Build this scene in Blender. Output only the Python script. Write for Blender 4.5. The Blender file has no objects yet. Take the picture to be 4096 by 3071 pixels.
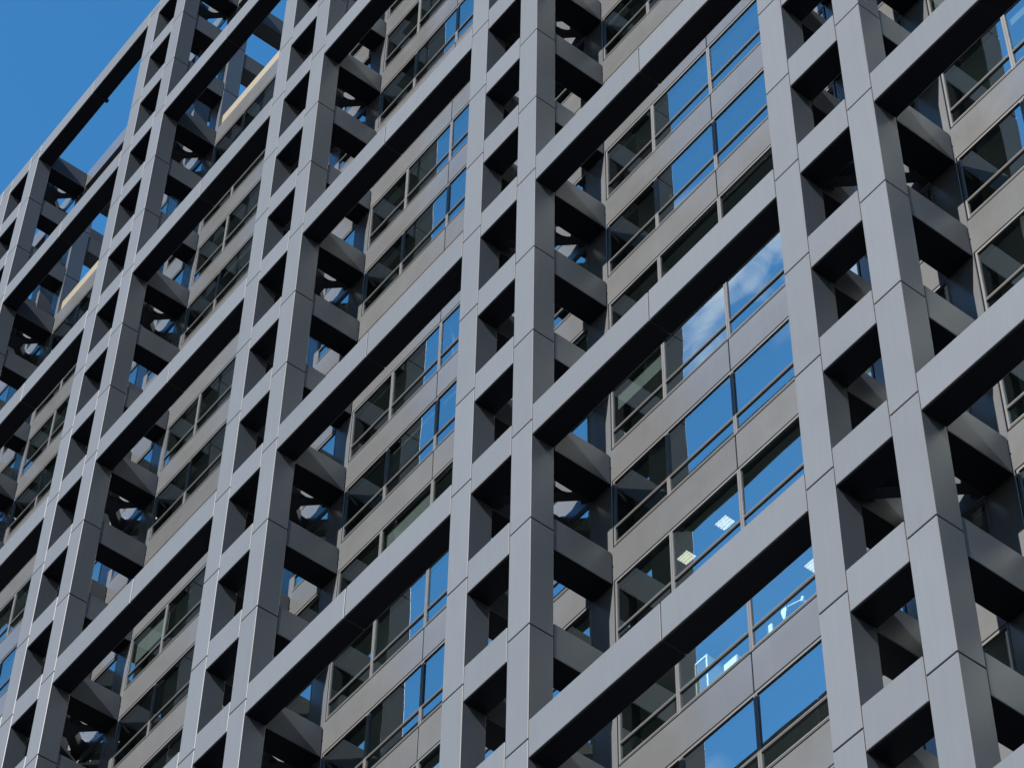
import bpy, bmesh, math, random
from mathutils import Matrix, Vector

random.seed(7)
S = bpy.context.scene
C = S.collection

# ------------------------------------------------------------------ camera, sky, sun, exposure
CAM = Vector((39.0887, -30.269, -72.1139))
ROT = ((0.6165692572766571, 0.7871885887635709, 0.01328353784852801),
       (-0.6115124528357295, 0.4894606584986354, -0.621675786731638),
       (-0.4958778542843235, 0.37518314170088923, 0.7831620290933472))
FPX = 11621.77
cam_d = bpy.data.cameras.new('camera')
cam = bpy.data.objects.new('camera', cam_d)
C.objects.link(cam)
right, down, fwd = (Vector(r) for r in ROT)
m = Matrix((right, -down, -fwd)).transposed().to_4x4()
m.translation = CAM
cam.matrix_world = m
cam_d.sensor_width = 36.0
cam_d.sensor_fit = 'HORIZONTAL'
cam_d.lens = FPX / 4096 * 36.0
cam_d.clip_start = 1.0
cam_d.clip_end = 12000
S.camera = cam

SUN = Vector((0.10, -1.0, 0.66)).normalized()       # towards the sun
EL = math.asin(SUN.z)
AZ = math.atan2(SUN.x, SUN.y)
SKY_STRENGTH = 0.060
SUN_STRENGTH = 5.0
EXPOSURE = 2.1

S.cycles.caustics_reflective = False
S.cycles.caustics_refractive = False
S.view_settings.view_transform = 'Standard'
S.view_settings.look = 'None'
S.view_settings.exposure = EXPOSURE
S.view_settings.gamma = 1
S.view_settings.use_curve_mapping = False

W = bpy.data.worlds.new('World')
S.world = W
W.use_nodes = True
nt = W.node_tree
nt.nodes.clear()
N = nt.nodes.new
L = nt.links.new
out = N('ShaderNodeOutputWorld')
bg = N('ShaderNodeBackground')
bg.inputs['Strength'].default_value = SKY_STRENGTH
sky = N('ShaderNodeTexSky')
sky.sky_type = 'NISHITA'
sky.sun_disc = False
sky.sun_elevation = EL
sky.sun_rotation = AZ
sky.altitude = 100
sky.air_density = 1.0
sky.dust_density = 0.2
sky.ozone_density = 2.0
hsv = N('ShaderNodeHueSaturation')
hsv.inputs['Saturation'].default_value = 1.31
hsv.inputs['Hue'].default_value = 0.494
L(sky.outputs[0], hsv.inputs['Color'])
# thin broken cloud on a flat layer high above
geo = N('ShaderNodeTexCoord')
sep = N('ShaderNodeSeparateXYZ')
L(geo.outputs['Generated'], sep.inputs[0])
zc = N('ShaderNodeMath'); zc.operation = 'MAXIMUM'; zc.inputs[1].default_value = 0.08
L(sep.outputs[2], zc.inputs[0])
dx = N('ShaderNodeMath'); dx.operation = 'DIVIDE'; L(sep.outputs[0], dx.inputs[0]); L(zc.outputs[0], dx.inputs[1])
dy = N('ShaderNodeMath'); dy.operation = 'DIVIDE'; L(sep.outputs[1], dy.inputs[0]); L(zc.outputs[0], dy.inputs[1])
comb = N('ShaderNodeCombineXYZ')
L(dx.outputs[0], comb.inputs[0]); L(dy.outputs[0], comb.inputs[1])
CLOUD_SHIFT = (-0.478, -1.897, 0.0)
mp = N('ShaderNodeMapping'); mp.inputs['Location'].default_value = CLOUD_SHIFT
L(comb.outputs[0], mp.inputs[0])
nz = N('ShaderNodeTexNoise'); nz.inputs['Scale'].default_value = 4.5; nz.inputs['Detail'].default_value = 2.0
L(mp.outputs[0], nz.inputs['Vector'])
nz2 = N('ShaderNodeTexNoise'); nz2.inputs['Scale'].default_value = 20.0; nz2.inputs['Detail'].default_value = 9.0
nz2.inputs['Roughness'].default_value = 0.55; nz2.inputs['Distortion'].default_value = 0.2
L(mp.outputs[0], nz2.inputs['Vector'])
r1 = N('ShaderNodeMapRange'); r1.inputs['From Min'].default_value = 0.57; r1.inputs['From Max'].default_value = 0.68
L(nz.outputs['Fac'], r1.inputs['Value'])
r2 = N('ShaderNodeMapRange'); r2.inputs['From Min'].default_value = 0.36; r2.inputs['From Max'].default_value = 0.64
L(nz2.outputs['Fac'], r2.inputs['Value'])
mu = N('ShaderNodeMath'); mu.operation = 'MULTIPLY'; L(r1.outputs[0], mu.inputs[0]); L(r2.outputs[0], mu.inputs[1])
mu2 = N('ShaderNodeMath'); mu2.operation = 'MULTIPLY'; mu2.inputs[1].default_value = 0.9; L(mu.outputs[0], mu2.inputs[0])
mix = N('ShaderNodeMix'); mix.data_type = 'RGBA'
L(mu2.outputs[0], mix.inputs['Factor'])
L(hsv.outputs[0], mix.inputs['A'])
mix.inputs['B'].default_value = (5.2, 5.4, 5.7, 1)
L(mix.outputs['Result'], bg.inputs['Color'])
L(bg.outputs[0], out.inputs['Surface'])

sd = bpy.data.lights.new('sun', 'SUN')
sd.energy = SUN_STRENGTH
sd.angle = math.radians(0.53)
sd.color = (1.0, 0.925, 0.82)
sun = bpy.data.objects.new('sun', sd)
C.objects.link(sun)
sun.rotation_euler = SUN.to_track_quat('Z', 'Y').to_euler()
sun.location = (0, -40, 120)

# ------------------------------------------------------------------ materials
def mat(name):
    m_ = bpy.data.materials.new(name)
    m_.use_nodes = True
    t = m_.node_tree
    return m_, t, t.nodes['Principled BSDF']

def metal(name, col, metallic, rough, streak=0.06, vary=0.035, bump=0.0, tint2=None, spec=0.3):
    """coated sheet metal: soft vertical rain streaks, cloudy soiling, a tone of its own per panel"""
    m_, t, b = mat(name)
    n = t.nodes.new; l = t.links.new
    tc = n('ShaderNodeTexCoord')
    oi = n('ShaderNodeObjectInfo')
    add = n('ShaderNodeVectorMath'); add.operation = 'ADD'
    l(tc.outputs['Object'], add.inputs[0])
    sc = n('ShaderNodeVectorMath'); sc.operation = 'SCALE'; sc.inputs['Scale'].default_value = 0.37
    l(oi.outputs['Location'], sc.inputs[0]); l(sc.outputs[0], add.inputs[1])
    mp_ = n('ShaderNodeMapping'); mp_.inputs['Scale'].default_value = (9, 9, 0.35)
    l(add.outputs[0], mp_.inputs[0])
    n1 = n('ShaderNodeTexNoise'); n1.inputs['Scale'].default_value = 1.6; n1.inputs['Detail'].default_value = 6
    l(mp_.outputs[0], n1.inputs['Vector'])
    n2 = n('ShaderNodeTexNoise'); n2.inputs['Scale'].default_value = 0.9; n2.inputs['Detail'].default_value = 4
    l(add.outputs[0], n2.inputs['Vector'])
    s1 = n('ShaderNodeMath'); s1.operation = 'MULTIPLY_ADD'; s1.inputs[1].default_value = streak * 2; s1.inputs[2].default_value = 1 - streak
    l(n1.outputs['Fac'], s1.inputs[0])
    s2 = n('ShaderNodeMath'); s2.operation = 'MULTIPLY_ADD'; s2.inputs[1].default_value = streak * 2.5; s2.inputs[2].default_value = 1 - streak * 1.25
    l(n2.outputs['Fac'], s2.inputs[0])
    s3 = n('ShaderNodeMath'); s3.operation = 'MULTIPLY_ADD'; s3.inputs[1].default_value = vary * 2; s3.inputs[2].default_value = 1 - vary
    l(oi.outputs['Random'], s3.inputs[0])
    p1 = n('ShaderNodeMath'); p1.operation = 'MULTIPLY'; l(s1.outputs[0], p1.inputs[0]); l(s2.outputs[0], p1.inputs[1])
    p2 = n('ShaderNodeMath'); p2.operation = 'MULTIPLY'; l(p1.outputs[0], p2.inputs[0]); l(s3.outputs[0], p2.inputs[1])
    cm = n('ShaderNodeMix'); cm.data_type = 'RGBA'
    cm.inputs['A'].default_value = (*col, 1)
    cm.inputs['B'].default_value = (*(tint2 or col), 1)
    l(n2.outputs['Fac'], cm.inputs['Factor'])
    v = n('ShaderNodeVectorMath'); v.operation = 'SCALE'
    l(cm.outputs['Result'], v.inputs[0]); l(p2.outputs[0], v.inputs['Scale'])
    l(v.outputs[0], b.inputs['Base Color'])
    b.inputs['Metallic'].default_value = metallic
    b.inputs['Specular IOR Level'].default_value = spec
    rr = n('ShaderNodeMath'); rr.operation = 'MULTIPLY_ADD'; rr.inputs[1].default_value = 0.12; rr.inputs[2].default_value = rough - 0.06
    l(n2.outputs['Fac'], rr.inputs[0]); l(rr.outputs[0], b.inputs['Roughness'])
    if bump:
        n3 = n('ShaderNodeTexNoise'); n3.inputs['Scale'].default_value = 0.8; n3.inputs['Detail'].default_value = 0
        l(add.outputs[0], n3.inputs['Vector'])
        bp = n('ShaderNodeBump'); bp.inputs['Strength'].default_value = 1; bp.inputs['Distance'].default_value = bump
        l(n3.outputs['Fac'], bp.inputs['Height']); l(bp.outputs[0], b.inputs['Normal'])
    return m_

M_GREY = metal('grey_coated_aluminium', (0.050, 0.057, 0.069), 0.0, 0.5, 0.075, 0.05, 0.004, (0.042, 0.0495, 0.061), 0.06)
M_SPAN = metal('champagne_metal', (0.085, 0.0895, 0.096), 0.5, 0.25, 0.05, 0.06, 0.01, (0.077, 0.082, 0.090), 0.5)
M_FRAME = metal('window_frame_metal', (0.062, 0.064, 0.068), 0.4, 0.4, 0.03, 0.04)
M_CREAM = metal('cream_coated_metal', (0.078, 0.069, 0.052), 0.0, 0.55, 0.04, 0.02)
M_EDGE = metal('highlight_panel_edge', (0.085, 0.085, 0.09), 0.7, 0.48, 0.03, 0.02)  # bevel faces made lighter and shinier to paint in the bright edge highlights
M_SOFFIT = metal('shade_dark_soffit_metal', (0.010, 0.012, 0.018), 0.0, 0.55, 0.05, 0.02, spec=0.05)  # soffit sheet, its colour darkened to carry the shade under the beams
M_CORE = metal('dark_joint_backing', (0.01, 0.01, 0.012), 0.0, 0.6, 0.05, 0.02)

def plain(name, col, rough=0.7, vary=0.06, emit=0, scale=3):
    m_, t, b = mat(name)
    n = t.nodes.new; l = t.links.new
    n1 = n('ShaderNodeTexNoise'); n1.inputs['Scale'].default_value = scale; n1.inputs['Detail'].default_value = 5
    tc = n('ShaderNodeTexCoord'); l(tc.outputs['Object'], n1.inputs['Vector'])
    cm = n('ShaderNodeMix'); cm.data_type = 'RGBA'
    cm.inputs['A'].default_value = (*[c * (1 - vary) for c in col], 1)
    cm.inputs['B'].default_value = (*[min(1, c * (1 + vary)) for c in col], 1)
    l(n1.outputs['Fac'], cm.inputs['Factor']); l(cm.outputs['Result'], b.inputs['Base Color'])
    b.inputs['Roughness'].default_value = rough
    if emit:
        b.inputs['Emission Color'].default_value = (1.0, 0.93, 0.74, 1)
        b.inputs['Emission Strength'].default_value = emit
    return m_

M_CEIL = plain('ceiling_board', (0.42, 0.45, 0.42))
M_CARPET = plain('carpet', (0.11, 0.12, 0.125), 0.95)
M_INWALL = plain('interior_wall_paint', (0.26, 0.24, 0.18))
M_BLIND = plain('grey_roller_blind', (0.07, 0.072, 0.07))
M_WHITE = plain('white_laminate', (0.85, 0.87, 0.85), 0.5, 0.03)
M_DESK = plain('desk_laminate', (0.45, 0.42, 0.36), 0.5)
M_TUBE = plain('lit_fluorescent_tube', (0.9, 0.9, 0.85), 0.5, emit=0.45)
M_GROUND = plain('asphalt', (0.04, 0.04, 0.043), 0.9, 0.25, scale=0.05)
M_ROOF = plain('roof_membrane', (0.2, 0.2, 0.2), 0.9)
M_SCREW = plain('screw_steel', (0.14, 0.14, 0.135), 0.3)

def glass_mat():
    m_ = bpy.data.materials.new('coated_window_glass'); m_.use_nodes = True
    t = m_.node_tree; t.nodes.clear()
    n = t.nodes.new; l = t.links.new
    o = n('ShaderNodeOutputMaterial')
    tr = n('ShaderNodeBsdfTransparent'); tr.inputs['Color'].default_value = (0.84, 0.97, 0.96, 1)
    gl = n('ShaderNodeBsdfGlossy'); gl.inputs['Color'].default_value = (0.90, 1.0, 1.0, 1); gl.inputs['Roughness'].default_value = 0.0
    fr = n('ShaderNodeFresnel'); gm = n('ShaderNodeNewGeometry')
    im = n('ShaderNodeMapRange'); im.inputs['To Min'].default_value = 7.6; im.inputs['To Max'].default_value = 1 / 7.6
    l(gm.outputs['Backfacing'], im.inputs['Value']); l(im.outputs[0], fr.inputs['IOR'])
    mx = n('ShaderNodeMixShader')
    tc = n('ShaderNodeTexCoord'); oi = n('ShaderNodeObjectInfo')
    ad = n('ShaderNodeVectorMath'); ad.operation = 'ADD'
    l(tc.outputs['Object'], ad.inputs[0]); l(oi.outputs['Location'], ad.inputs[1])
    nz_ = n('ShaderNodeTexNoise'); nz_.inputs['Scale'].default_value = 0.7; nz_.inputs['Detail'].default_value = 0.0
    l(ad.outputs[0], nz_.inputs['Vector'])
    bp = n('ShaderNodeBump'); bp.inputs['Strength'].default_value = 1.0; bp.inputs['Distance'].default_value = 0.004
    l(nz_.outputs['Fac'], bp.inputs['Height'])
    l(bp.outputs[0], gl.inputs['Normal'])
    l(fr.outputs[0], mx.inputs[0]); l(tr.outputs[0], mx.inputs[1]); l(gl.outputs[0], mx.inputs[2])
    l(mx.outputs[0], o.inputs['Surface'])
    return m_
M_GLASS = glass_mat()
M_CLEAR = bpy.data.materials.new('clear_glass_back'); M_CLEAR.use_nodes = True
_t = M_CLEAR.node_tree; _t.nodes.clear()
_b = _t.nodes.new('ShaderNodeBsdfTransparent'); _b.inputs['Color'].default_value = (0.96, 0.985, 0.98, 1)
_t.links.new(_b.outputs[0], _t.nodes.new('ShaderNodeOutputMaterial').inputs['Surface'])

# ------------------------------------------------------------------ mesh helpers
CACHE = {}
def add_box(bm, x0, x1, y0, y1, z0, z1, mi=0):
    vs = [bm.verts.new(v) for v in ((x0, y0, z0), (x1, y0, z0), (x1, y1, z0), (x0, y1, z0),
                                    (x0, y0, z1), (x1, y0, z1), (x1, y1, z1), (x0, y1, z1))]
    fs = []
    for f in ((0, 3, 2, 1), (4, 5, 6, 7), (0, 1, 5, 4), (1, 2, 6, 5), (2, 3, 7, 6), (3, 0, 4, 7)):
        fc = bm.faces.new([vs[i] for i in f]); fc.material_index = mi; fs.append(fc)
    return vs, fs

def box_mesh(name, dx_, dy_, dz_, material, bev):
    key = (name, round(dx_, 4), round(dy_, 4), round(dz_, 4), material.name, bev)
    if key in CACHE: return CACHE[key]
    bm = bmesh.new()
    add_box(bm, -dx_ / 2, dx_ / 2, -dy_ / 2, dy_ / 2, -dz_ / 2, dz_ / 2)
    if bev:
        bmesh.ops.bevel(bm, geom=list(bm.edges), offset=bev, segments=1, affect='EDGES')
    me = bpy.data.meshes.new(name)
    bm.to_mesh(me); bm.free()
    me.materials.append(material)
    if material is M_GLASS:            # the coating is on the outer face only
        me.materials.append(M_CLEAR)
        for f in me.polygons:
            if f.normal.y > -.5: f.material_index = 1
    if bev and material is M_GREY:
        me.materials.append(M_EDGE)
        for f in me.polygons:
            if max(abs(c) for c in f.normal) < .95: f.material_index = 1
    CACHE[key] = me
    return me

def link(name, me, parent, loc=(0, 0, 0), wloc=None):
    o = bpy.data.objects.new(name, me)
    C.objects.link(o)
    if parent: o.parent = parent
    o.location = loc
    return o

# world position bookkeeping: parents are never rotated, so local = world - parent's world
WP = {}
def put(name, me, parent, w):
    o = bpy.data.objects.new(name, me)
    C.objects.link(o)
    w = Vector(w)
    if parent is not None:
        o.parent = parent
        o.location = w - WP[parent.name]
    else:
        o.location = w
    WP[o.name] = w
    return o

def box(name, parent, x0, x1, y0, y1, z0, z1, material, bev=0.0):
    me = box_mesh(name, x1 - x0, y1 - y0, z1 - z0, material, bev)
    return put(name, me, parent, ((x0 + x1) / 2, (y0 + y1) / 2, (z0 + z1) / 2))

def mesh_part(name, parent, w, bm, mats, kind=None):
    me = bpy.data.meshes.new(name); bm.to_mesh(me); bm.free()
    for q in mats: me.materials.append(q)
    o = put(name, me, parent, w)
    if kind: o['kind'] = kind
    return o

def thing(name, label, cat, w, group=None):
    o = put(name, None, None, w)
    o['label'] = label; o['category'] = cat
    if group: o['group'] = group
    return o

# ------------------------------------------------------------------ dimensions (metres)
P, w, g, h, d, D = 13.4845, 0.8825, 1.822, 1.2486, 0.7711, 2.7595
LB = P - 2 * w - g                  # clear bay between two column pairs
GROUND = -73.7
TOP = 12                            # top level of the frame (z = 48)
ROOF = 9                            # roof level (z = 36)
# pair index -> lowest and highest floor modelled piece by piece
RNG = {-1: (9, 12), 0: (5, 12), 1: (-3, 12), 2: (-6, 12), 3: (-8, 6), 4: (-11, 1), 5: (-11, -1)}
BAY = {-1: (8, 12), 0: (0, 12), 1: (-3, 12), 2: (-6, 9), 3: (-9, 5), 4: (-11, -1)}
X = lambda p: (p - 3) * P           # right-hand edge of column pair p

tower = thing('office_tower', 'office tower seen from below, glazed wall standing behind a deep grey metal lattice frame',
              'building', (0, 0, GROUND))

BV = 0.014
J = 0.021                           # half joint

def column(xl, n0, n1, y0=0.0, y1=None, name='column', material=M_GREY):
    y1 = d if y1 is None else y1
    zb, zt = 4 * n0 + 0.655, 4 * n1 + h
    core = box(name, tower, xl + .035, xl + w - .035, y0 + .035, y1 - .035, zb, zt - .03, M_CORE)
    for n in range(n0, n1 + 1):
        z0 = 4 * n + 0.65 + J
        z1 = 4 * n + 4.65 - J
        if n == n1:
            z1 = 4 * n + h
        box('cladding_panel', core, xl, xl + w, y0, y1, z0, z1, material, BV)
    return core

# screw heads on the panels nearest the camera
screws = bmesh.new()
def screw(x, z, y=0.0):
    bmesh.ops.create_cone(screws, cap_ends=True, segments=8, radius1=.010, radius2=.007, depth=.01,
                          matrix=Matrix.Translation((x, y - .005, z)) @ Matrix.Rotation(math.pi / 2, 4, 'X'))

for pr, (n0, n1) in RNG.items():
    x0 = X(pr)
    for xl in (x0 - w, x0 - 2 * w - g):
        column(xl, n0, n1)
        column(xl, n0, n1, D + .004, D + .80, 'wall_column', M_SPAN if n1 < ROOF else M_SPAN)
    for n in range(n0, n1 + 1):
        z = 4 * n
        # short crosspiece between the two columns of the pair
        xa, xb = x0 - w - g, x0 - w
        r = box('short_beam', tower, xa - .03, xb + .03, .035, d - .035, z + .03, z + h - .03, M_CORE)
        box('cladding_panel', r, xa + .026, xb - .026, 0.0, d, z, z + h, M_GREY, BV)
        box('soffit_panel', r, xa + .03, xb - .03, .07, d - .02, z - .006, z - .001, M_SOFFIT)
        # beams running back to the glazed wall
        for xl in (x0 - w, x0 - 2 * w - g):
            t = box('tie_beam', tower, xl + .05, xl + w - .05, d - .03, D + .02, z + .0, z + 1.10, M_CORE)
            box('cladding_panel', t, xl + .012, xl + w - .012, d + .022, D - .02, z - .035, z + 1.17, M_GREY, BV)
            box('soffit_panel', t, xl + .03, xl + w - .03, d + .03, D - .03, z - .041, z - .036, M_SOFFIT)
        if pr in (3, 4) and n <= (-4 if pr == 4 else -5):
            for fx in (.06, .94):
                for fz in (.12, .5, .88):
                    screw(xa + g * fx + random.uniform(-.01, .01), z + h * fz)
            for fx in (.3, .55, .78):
                for fz in (.1, .9):
                    screw(xa + g * fx + random.uniform(-.06, .06), z + h * fz)
            for xl in (x0 - w, x0 - 2 * w - g):
                for dx_ in (.09, w - .09):
                    screw(xl + dx_, z + .52); screw(xl + dx_, z + .80)
        # flat cross bracing at every third floor
        if n % 3 == 0:
            bm = bmesh.new()
            hx, hy = g / 2, (D - d) / 2
            ln = math.hypot(hx, hy)
            for sg in (1, -1):
                dv = Vector((hx, sg * hy, 0)) / ln
                nv = Vector((-dv.y, dv.x, 0)) * .165
                for a, b2 in ((-ln, ln),):
                    ps = [dv * a + nv, dv * a - nv, dv * b2 - nv, dv * b2 + nv]
                    za, zb = (.30, .84) if sg > 0 else (.303, .837)
                    vs = [bm.verts.new((q.x, q.y, za)) for q in ps] + [bm.verts.new((q.x, q.y, zb)) for q in ps]
                    for f in ((0, 1, 2, 3), (4, 7, 6, 5), (0, 4, 5, 1), (1, 5, 6, 2), (2, 6, 7, 3), (3, 7, 4, 0)):
                        bm.faces.new([vs[i] for i in f])
            # eight-sided plate where the two cross
            ps = [(math.cos(math.pi / 8 + k * math.pi / 4) * .42, math.sin(math.pi / 8 + k * math.pi / 4) * .42) for k in range(8)]
            lo = [bm.verts.new((a, b2, .285)) for a, b2 in ps]; hi = [bm.verts.new((a, b2, .85)) for a, b2 in ps]
            bm.faces.new(lo[::-1]); bm.faces.new(hi)
            for k in range(8): bm.faces.new((lo[k], lo[(k + 1) % 8], hi[(k + 1) % 8], hi[k]))
            # corner plates
            for cx in (-1, 1):
                for cy in (-1, 1):
                    a = Vector((cx * (hx - .002), cy * (hy + .0)))
                    tri = [a, a + Vector((-cx * .42, 0)), a + Vector((0, -cy * .42))]
                    if cx * cy < 0: tri = tri[::-1]
                    lo = [bm.verts.new((q.x, q.y, .315)) for q in tri]; hi = [bm.verts.new((q.x, q.y, .82)) for q in tri]
                    bm.faces.new(lo[::-1]); bm.faces.new(hi)
                    for k in range(3): bm.faces.new((lo[k], lo[(k + 1) % 3], hi[(k + 1) % 3], hi[k]))
            bmesh.ops.recalc_face_normals(bm, faces=bm.faces)
            key = 'cross_brace'
            if key not in CACHE:
                me = bpy.data.meshes.new(key); bm.to_mesh(me); me.materials.append(M_GREY); CACHE[key] = me
            bm.free()
            put('cross_brace', CACHE[key], tower, (x0 - w - hx, d + hy, z))

mesh_part('screw_heads', tower, (0, 0, 0), screws, [M_SCREW], 'stuff')

# ------------------------------------------------------------------ windows
def window(xa, xb, n, lean):
    """one glazed unit between x = xa and xb: frame with a low transom, two panes"""
    key = ('window', round(xb - xa, 3))
    wd = xb - xa
    if key not in CACHE:
        bm = bmesh.new()
        ya, yb = 0.0, 0.10
        add_box(bm, 0, .062, ya, yb, 1.425, 4.035)
        add_box(bm, wd - .062, wd, ya, yb, 1.425, 4.035)
        add_box(bm, .062, wd - .062, ya, yb, 1.425, 1.525)
        add_box(bm, .062, wd - .062, ya, yb, 3.96, 4.035)
        add_box(bm, .062, wd - .062, ya, yb, 2.085, 2.17)
        # raised outer lips give each rail its double line
        add_box(bm, .062, wd - .062, ya - .012, ya - .001, 2.112, 2.145)
        add_box(bm, .062, wd - .062, ya - .012, ya - .001, 1.455, 1.495)
        me = bpy.data.meshes.new('window'); bm.to_mesh(me); bm.free(); me.materials.append(M_FRAME)
        CACHE[key] = me
    f = put('window', CACHE[key], tower, (xa, D + .015, 4 * n))
    for z0, z1 in ((1.527, 2.083), (2.172, 3.958)):
        me = box_mesh('pane', wd - .128, .012, z1 - z0, M_GLASS, 0)
        q = put('pane', me, f, ((xa + xb) / 2, D + .015 + .045, 4 * n + (z0 + z1) / 2))
        q.rotation_euler = (math.radians(random.uniform(-.18, .18)), 0, math.radians(random.uniform(-.18, .18)))
    return f

MUL = (0.045, 2.30, 4.952, 7.605, LB - .045)
for pr, (n0, n1) in BAY.items():
    x0 = X(pr)
    for n in range(n0, n1 + 1):
        z = 4 * n
        if ROOF < n < TOP: continue
        zt = z + 1.36
        mid = x0 + 4.935
        for xa, xb in ((x0 + .004, mid - J), (mid + J, x0 + LB - .004)):
            box('spandrel_panel', tower, xa, xb, D, D + .06, z + .06, zt, M_SPAN, .01)
        if n == TOP:
            box('top_beam', tower, x0 + .01, x0 + LB - .01, D + .066, D + .76, z + .07, zt - .02, M_GREY)
        if n < ROOF:
            for a, b2 in zip(MUL[:-1], MUL[1:]):
                window(x0 + a + .004, x0 + b2 - .004, n, 0)
# between the columns of each pair
for pr, (n0, n1) in RNG.items():
    x0 = X(pr)
    for n in range(n0, min(n1, ROOF) + 1):
        z = 4 * n
        box('spandrel_panel', tower, x0 - w - g + .012, x0 - w - .012, D, D + .06, z + .06, z + 1.36, M_SPAN, .01)
        if n < ROOF:
            window(x0 - w - g + .012, x0 - w - .012, n, 0)
    if n1 >= TOP:
        z = 48
        box('spandrel_panel', tower, x0 - w - g + .012, x0 - w - .012, D, D + .06, z + .06, z + 1.36, M_SPAN, .01)

# ------------------------------------------------------------------ slabs, ceilings, rooms, roof
XL, XR = X(-1) - 6, X(5) + 3
def slab_span(n):
    ps = [b for b, (a, c) in BAY.items() if a - 1 <= n <= c + 1]
    return X(min(ps)) - 2 * w - g - .5, X(max(ps)) + LB + .5

# small bracket left on the underside of the roof-level beam, and its bolt
bk = box('bracket', tower, X(0) + 5.0, X(0) + 5.16, d - .12, d + .06, 47.82, 47.99, M_SOFFIT)
box('bolt', bk, X(0) + 5.05, X(0) + 5.11, d + .061, d + .10, 47.86, 47.92, M_SCREW)

for n in range(-11, ROOF + 1):
    xa, xb = slab_span(n)
    z = 4 * n
    s = box('floor_slab', tower, xa, xb, D + .162, D + 11, z + .10, z + .62, M_CARPET)
    box('ceiling', s, xa, xb, D + .30, D + 10.9, z + .045, z + .09, M_CEIL)
    box('sill_wall', s, xa, xb, D + .165, D + .30, z + .624, z + 1.40, M_CORE)
    if n < ROOF:
        box('interior_wall', s, xa, xb, D + 8.5, D + 8.62, z + .63, z + 4.03, M_INWALL)
box('roof_surface', tower, slab_span(ROOF)[0], slab_span(ROOF)[1], D + .31, D + 11, 36.625, 36.66, M_ROOF)

# partitions across the rooms, and roller blinds half drawn in some of the windows
for pr, (n0, n1) in BAY.items():
    for n in range(n0, min(n1, ROOF - 1) + 1):
        if random.random() < .45:
            xx = X(pr) + random.choice((2.3, 4.95, 7.6))
            box('partition', tower, xx - .05, xx + .05, D + .5 + random.random(), D + 8.4, 4 * n + .63, 4 * n + 4.03, M_INWALL)
        for k in range(4):
            if random.random() < .16:
                a, b2 = X(pr) + MUL[k] + .07, X(pr) + MUL[k + 1] - .07
                drop = random.choice((.5, .8, 1.2))
                box('roller_blind', tower, a, b2, D + .215, D + .225, 4 * n + 4.03 - drop, 4 * n + 4.03, M_BLIND)

# cream upstand set back behind the roof-level spandrels
for pr in (-1, 0, 1, 2):
    x0 = X(pr)
    for xa, xb in ((x0 + .006, x0 + 4.93 - J), (x0 + 4.93 + J, x0 + LB - .006)):
        box('parapet_upstand', tower, xa, xb, D + .165, D + .27, 36.67, 38.56, M_CREAM, .01)

# roof beams running back from the wall columns, carried by inner columns
for pr in (-1, 0, 1, 2):
    for xl in (X(pr) - w, X(pr) - 2 * w - g):
        for z0, z1 in ((43.33, 44.48), (48.0, 49.2)):
            box('roof_beam', tower, xl + .012, xl + w - .012, D + .822, D + 4.2, z0, z1, M_GREY, BV)
        box('roof_column', tower, xl, xl + w, D + 4.21, D + 5.0, 36.67, 49.2, M_GREY, BV)

# long beams of the outer frame, every third floor
for pr, (n0, n1) in BAY.items():
    x0 = X(pr)
    lo, hi = n0, min(TOP, n1 + (0 if pr < 2 else 3))
    for n in range(lo, hi + 1):
        if n % 3: continue
        z = 4 * n
        b_ = box('long_beam', tower, x0 - .03, x0 + LB + .03, .035, d - .035, z + .03, z + h - .03, M_CORE)
        for xa, xb in ((x0 + .024, x0 + 4.91 - J), (x0 + 4.91 + J, x0 + LB - .024)):
            box('cladding_panel', b_, xa, xb, 0.0, d, z, z + h, M_GREY, BV)
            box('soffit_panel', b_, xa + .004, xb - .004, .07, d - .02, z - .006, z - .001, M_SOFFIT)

# ------------------------------------------------------------------ the rest of the tower, out of view, as joined masses
def rest(name, zr):
    bm = bmesh.new()
    for pr in range(-1, 6):
        z0, z1 = zr(pr)
        if z1 - z0 < 1: continue
        x0 = X(pr)
        for xl in (x0 - w, x0 - 2 * w - g):
            add_box(bm, xl + .001, xl + w - .001, .001, d - .001, z0, z1, 0)
            add_box(bm, xl + .001, xl + w - .001, D + .006, D + .8, z0, z1, 1)
        k = math.ceil(z0 / 4)
        while 4 * k + h < z1:
            z = 4 * k
            add_box(bm, x0 - w - g, x0 - w, .002, d - .002, z, z + h, 0)
            for xl in (x0 - w, x0 - 2 * w - g):
                add_box(bm, xl + .012, xl + w - .012, d, D, z, z + 1.15, 0)
            if pr < 5:
                if k % 3 == 0: add_box(bm, x0, x0 + LB, .002, d - .002, z, z + h, 0)
                if k <= ROOF or k == TOP: add_box(bm, x0, x0 + LB, D + .01, D + .2, z + .06, z + 1.36, 1)
                if k < ROOF: add_box(bm, x0, x0 + LB, D + .11, D + .15, z + 1.36, z + 4.06, 2)
            k += 1
    return mesh_part(name, tower, (0, 0, 0), bm, [M_GREY, M_SPAN, M_GLASS], 'stuff')

def below(pr):
    a = 4 * min(RNG[pr][0], BAY.get(pr, (99, 0))[0]) - .05
    return (GROUND, a)
rest('lower_storeys', below)
def above(pr):
    a = 4 * max(RNG[pr][1], BAY.get(pr, (0, -99))[1]) + 4.66
    return (a, 49.3) if a < 47 else (0, 0)
rest('upper_storeys', above)

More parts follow.
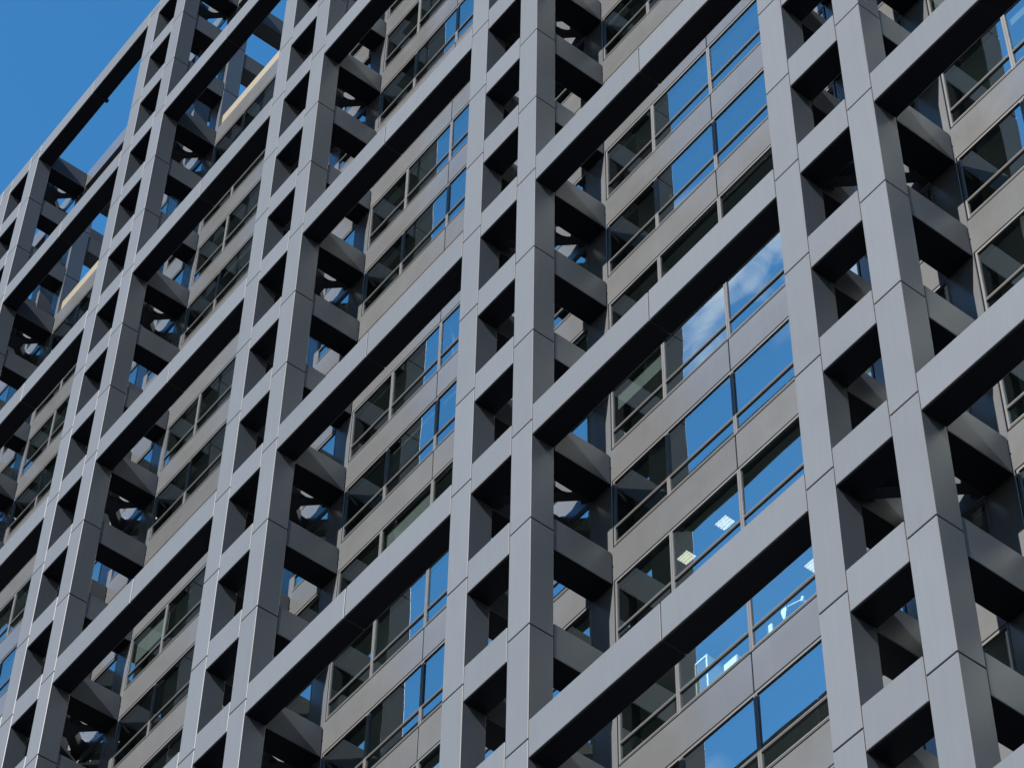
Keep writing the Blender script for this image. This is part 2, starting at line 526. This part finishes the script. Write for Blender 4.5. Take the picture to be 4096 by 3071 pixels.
# ------------------------------------------------------------------ lit ceiling lights in two rooms
M_TUBE_OFF = plain('unlit_fluorescent_tube', (0.4, 0.4, 0.38), 0.5)
M_TRAY = plain('enamelled_light_tray', (0.3, 0.3, 0.28), 0.4)
def ceiling_light(xa, xb, ya, yb, z, lit=True):
    tray = bmesh.new()
    add_box(tray, xa, xb, ya, yb, z - .015, z)
    for a in (xa, xb - .012): add_box(tray, a, a + .012, ya, yb, z - .07, z - .016)
    for a in (ya, yb - .012): add_box(tray, xa + .0125, xb - .0125, a, a + .012, z - .07, z - .016)
    o = mesh_part('ceiling_light', tower, (0, 0, 0), tray, [M_WHITE if lit else M_TRAY])
    k = 4
    for i in range(k):
        yc = ya + (yb - ya) * (i + .5) / k
        box('light_tube', o, xa + .02, xb - .02, yc - .018, yc + .018, z - .055, z - .03, M_TUBE if lit else M_TUBE_OFF)
    lv = bmesh.new()
    nl = 9
    for i in range(1, nl):
        xc = xa + (xb - xa) * i / nl
        add_box(lv, xc - .004, xc + .004, ya + .013, yb - .013, z - .068, z - .058)
    mesh_part('louvre', o, (0, 0, 0), lv, [M_TRAY])
for q in ((3.19, 3.63, 3.47, 3.83, -15.962), (1.68, 2.10, 3.48, 3.83, -15.962), (6.08, 6.52, 3.60, 3.96, -19.962)):
    ceiling_light(*q)
# unlit fittings in the other rooms near the glass
for pr, (n0, n1) in BAY.items():
    if pr > 4: continue
    for n in range(max(n0, -9), min(n1, ROOF - 1) + 1):
        for k in range(4):
            if random.random() < .38 and not (pr == 3 and n in (-5, -6)):
                xx = X(pr) + MUL[k] + .5 + random.random() * .6
                yy = D + random.choice((.75, 1.5, 2.3))
                ceiling_light(xx, xx + 1.1, yy, yy + .3, 4 * n + 4.038, False)

# ------------------------------------------------------------------ office things seen through the lowest right-hand windows
FL = -24 + .62
def legs4(o, xa, xb, ya, yb, z0, z1, t=.04, m_=M_WHITE):
    for a in (xa, xb - t):
        for b2 in (ya, yb - t):
            box('leg', o, a, a + t, b2, b2 + t, z0, z1, m_)

t = thing('desk', 'long office desk behind the window, below the two white screens', 'desk', (5.5, 3.5, FL))
box('desktop', t, 4.45, 6.6, 3.12, 3.9, FL + .71, FL + .745, M_DESK, .006)
legs4(t, 4.5, 6.55, 3.16, 3.86, FL, FL + .708)

def monitor(x, top, wd, ht, label, taper):
    o = thing('monitor', label, 'monitor', (x, 3.45, FL + .747), 'white screens on the desk by the window')
    box('base', o, x - .12, x + .12, 3.36, 3.56, FL + .747, FL + .767, M_WHITE, .004)
    box('stand', o, x - .02, x + .02, 3.44, 3.48, FL + .768, top - ht * .5, M_WHITE, .004)
    bm = bmesh.new()
    k = wd / 2
    b0 = k * taper
    pts = [(-b0, -ht), (b0, -ht), (k, -ht * .3), (k, -.03), (k - .03, 0), (-k + .03, 0), (-k, -.03), (-k, -ht * .3)]
    f = [bm.verts.new((a, 0, b2)) for a, b2 in pts]; r_ = [bm.verts.new((a, .05, b2)) for a, b2 in pts]
    bm.faces.new(f); bm.faces.new(r_[::-1])
    for i in range(8): bm.faces.new((f[i], r_[i], r_[(i + 1) % 8], f[(i + 1) % 8]))
    bmesh.ops.recalc_face_normals(bm, faces=bm.faces)
    mesh_part('screen', o, (x, 3.36, top), bm, [M_WHITE])
monitor(5.0, -21.34, .21, .30, 'squarish white screen on the desk, the lower left one of two behind the glass', 1.0)
monitor(5.53, -21.2, .19, .36, 'tapered white screen on the desk, nearer the jointed lamp', .35)

o = thing('desk_lamp', 'jointed white lamp with small head, right of the screens behind the window', 'lamp', (6.3, 3.5, FL + .747))
box('base', o, 6.22, 6.42, 3.42, 3.6, FL + .747, FL + .775, M_WHITE, .006)
def rod(name, parent, a, b2, r_, m_):
    a, b2 = Vector(a), Vector(b2)
    bm = bmesh.new(); v = b2 - a
    mt = Matrix.Translation((0, 0, 0)) @ v.to_track_quat('Z', 'Y').to_matrix().to_4x4()
    bmesh.ops.create_cone(bm, cap_ends=True, segments=10, radius1=r_, radius2=r_, depth=v.length, matrix=mt)
    return mesh_part(name, parent, (a + b2) / 2, bm, [m_])
rod('lower_arm', o, (6.32, 3.5, FL + .776), (6.2, 3.42, -21.42), .018, M_WHITE)
rod('upper_arm', o, (6.2, 3.40, -21.40), (5.66, 3.38, -21.24), .02, M_WHITE)
rod('head_arm', o, (6.2, 3.38, -21.36), (6.16, 3.36, -21.5), .045, M_WHITE)

t = thing('cabinet', 'tall white storage cabinet standing close behind the lower window', 'cabinet', (3.6, 3.6, FL))
box('carcass', t, 3.34, 3.82, 3.37, 3.75, FL + .05, -21.36, M_WHITE, .006)
box('door', t, 3.35, 3.575, 3.352, 3.369, FL + .08, -21.4, M_WHITE, .003)
box('door', t, 3.585, 3.81, 3.352, 3.369, FL + .08, -21.4, M_WHITE, .003)
box('plinth', t, 3.36, 3.80, 3.40, 3.73, FL, FL + .048, M_BLIND)

t = thing('partition_screen', 'white framed office screen reaching nearly to the ceiling, left of the white cabinet', 'screen', (2.5, 3.5, FL))
for xx in (2.30, 2.74):
    box('post', t, xx - .03, xx + .03, 3.36, 3.42, FL, -20.5, M_WHITE, .004)
box('rail', t, 2.332, 2.708, 3.36, 3.42, -20.56, -20.5, M_WHITE, .004)
box('rail', t, 2.332, 2.708, 3.36, 3.42, -21.9, -21.84, M_WHITE, .004)
box('infill', t, 2.332, 2.708, 3.385, 3.395, -21.838, -20.562, M_BLIND)
box('side_panel', t, 2.71, 2.77, 3.425, 4.1, FL, -20.52, M_WHITE, .004)

# ------------------------------------------------------------------ ground
bm = bmesh.new()
add_box(bm, -4000, 4000, -4000, 4000, GROUND - 1, GROUND - .004)
me = bpy.data.meshes.new('ground'); bm.to_mesh(me); bm.free(); me.materials.append(M_GROUND)
gr = bpy.data.objects.new('ground', me); C.objects.link(gr); gr['kind'] = 'structure'
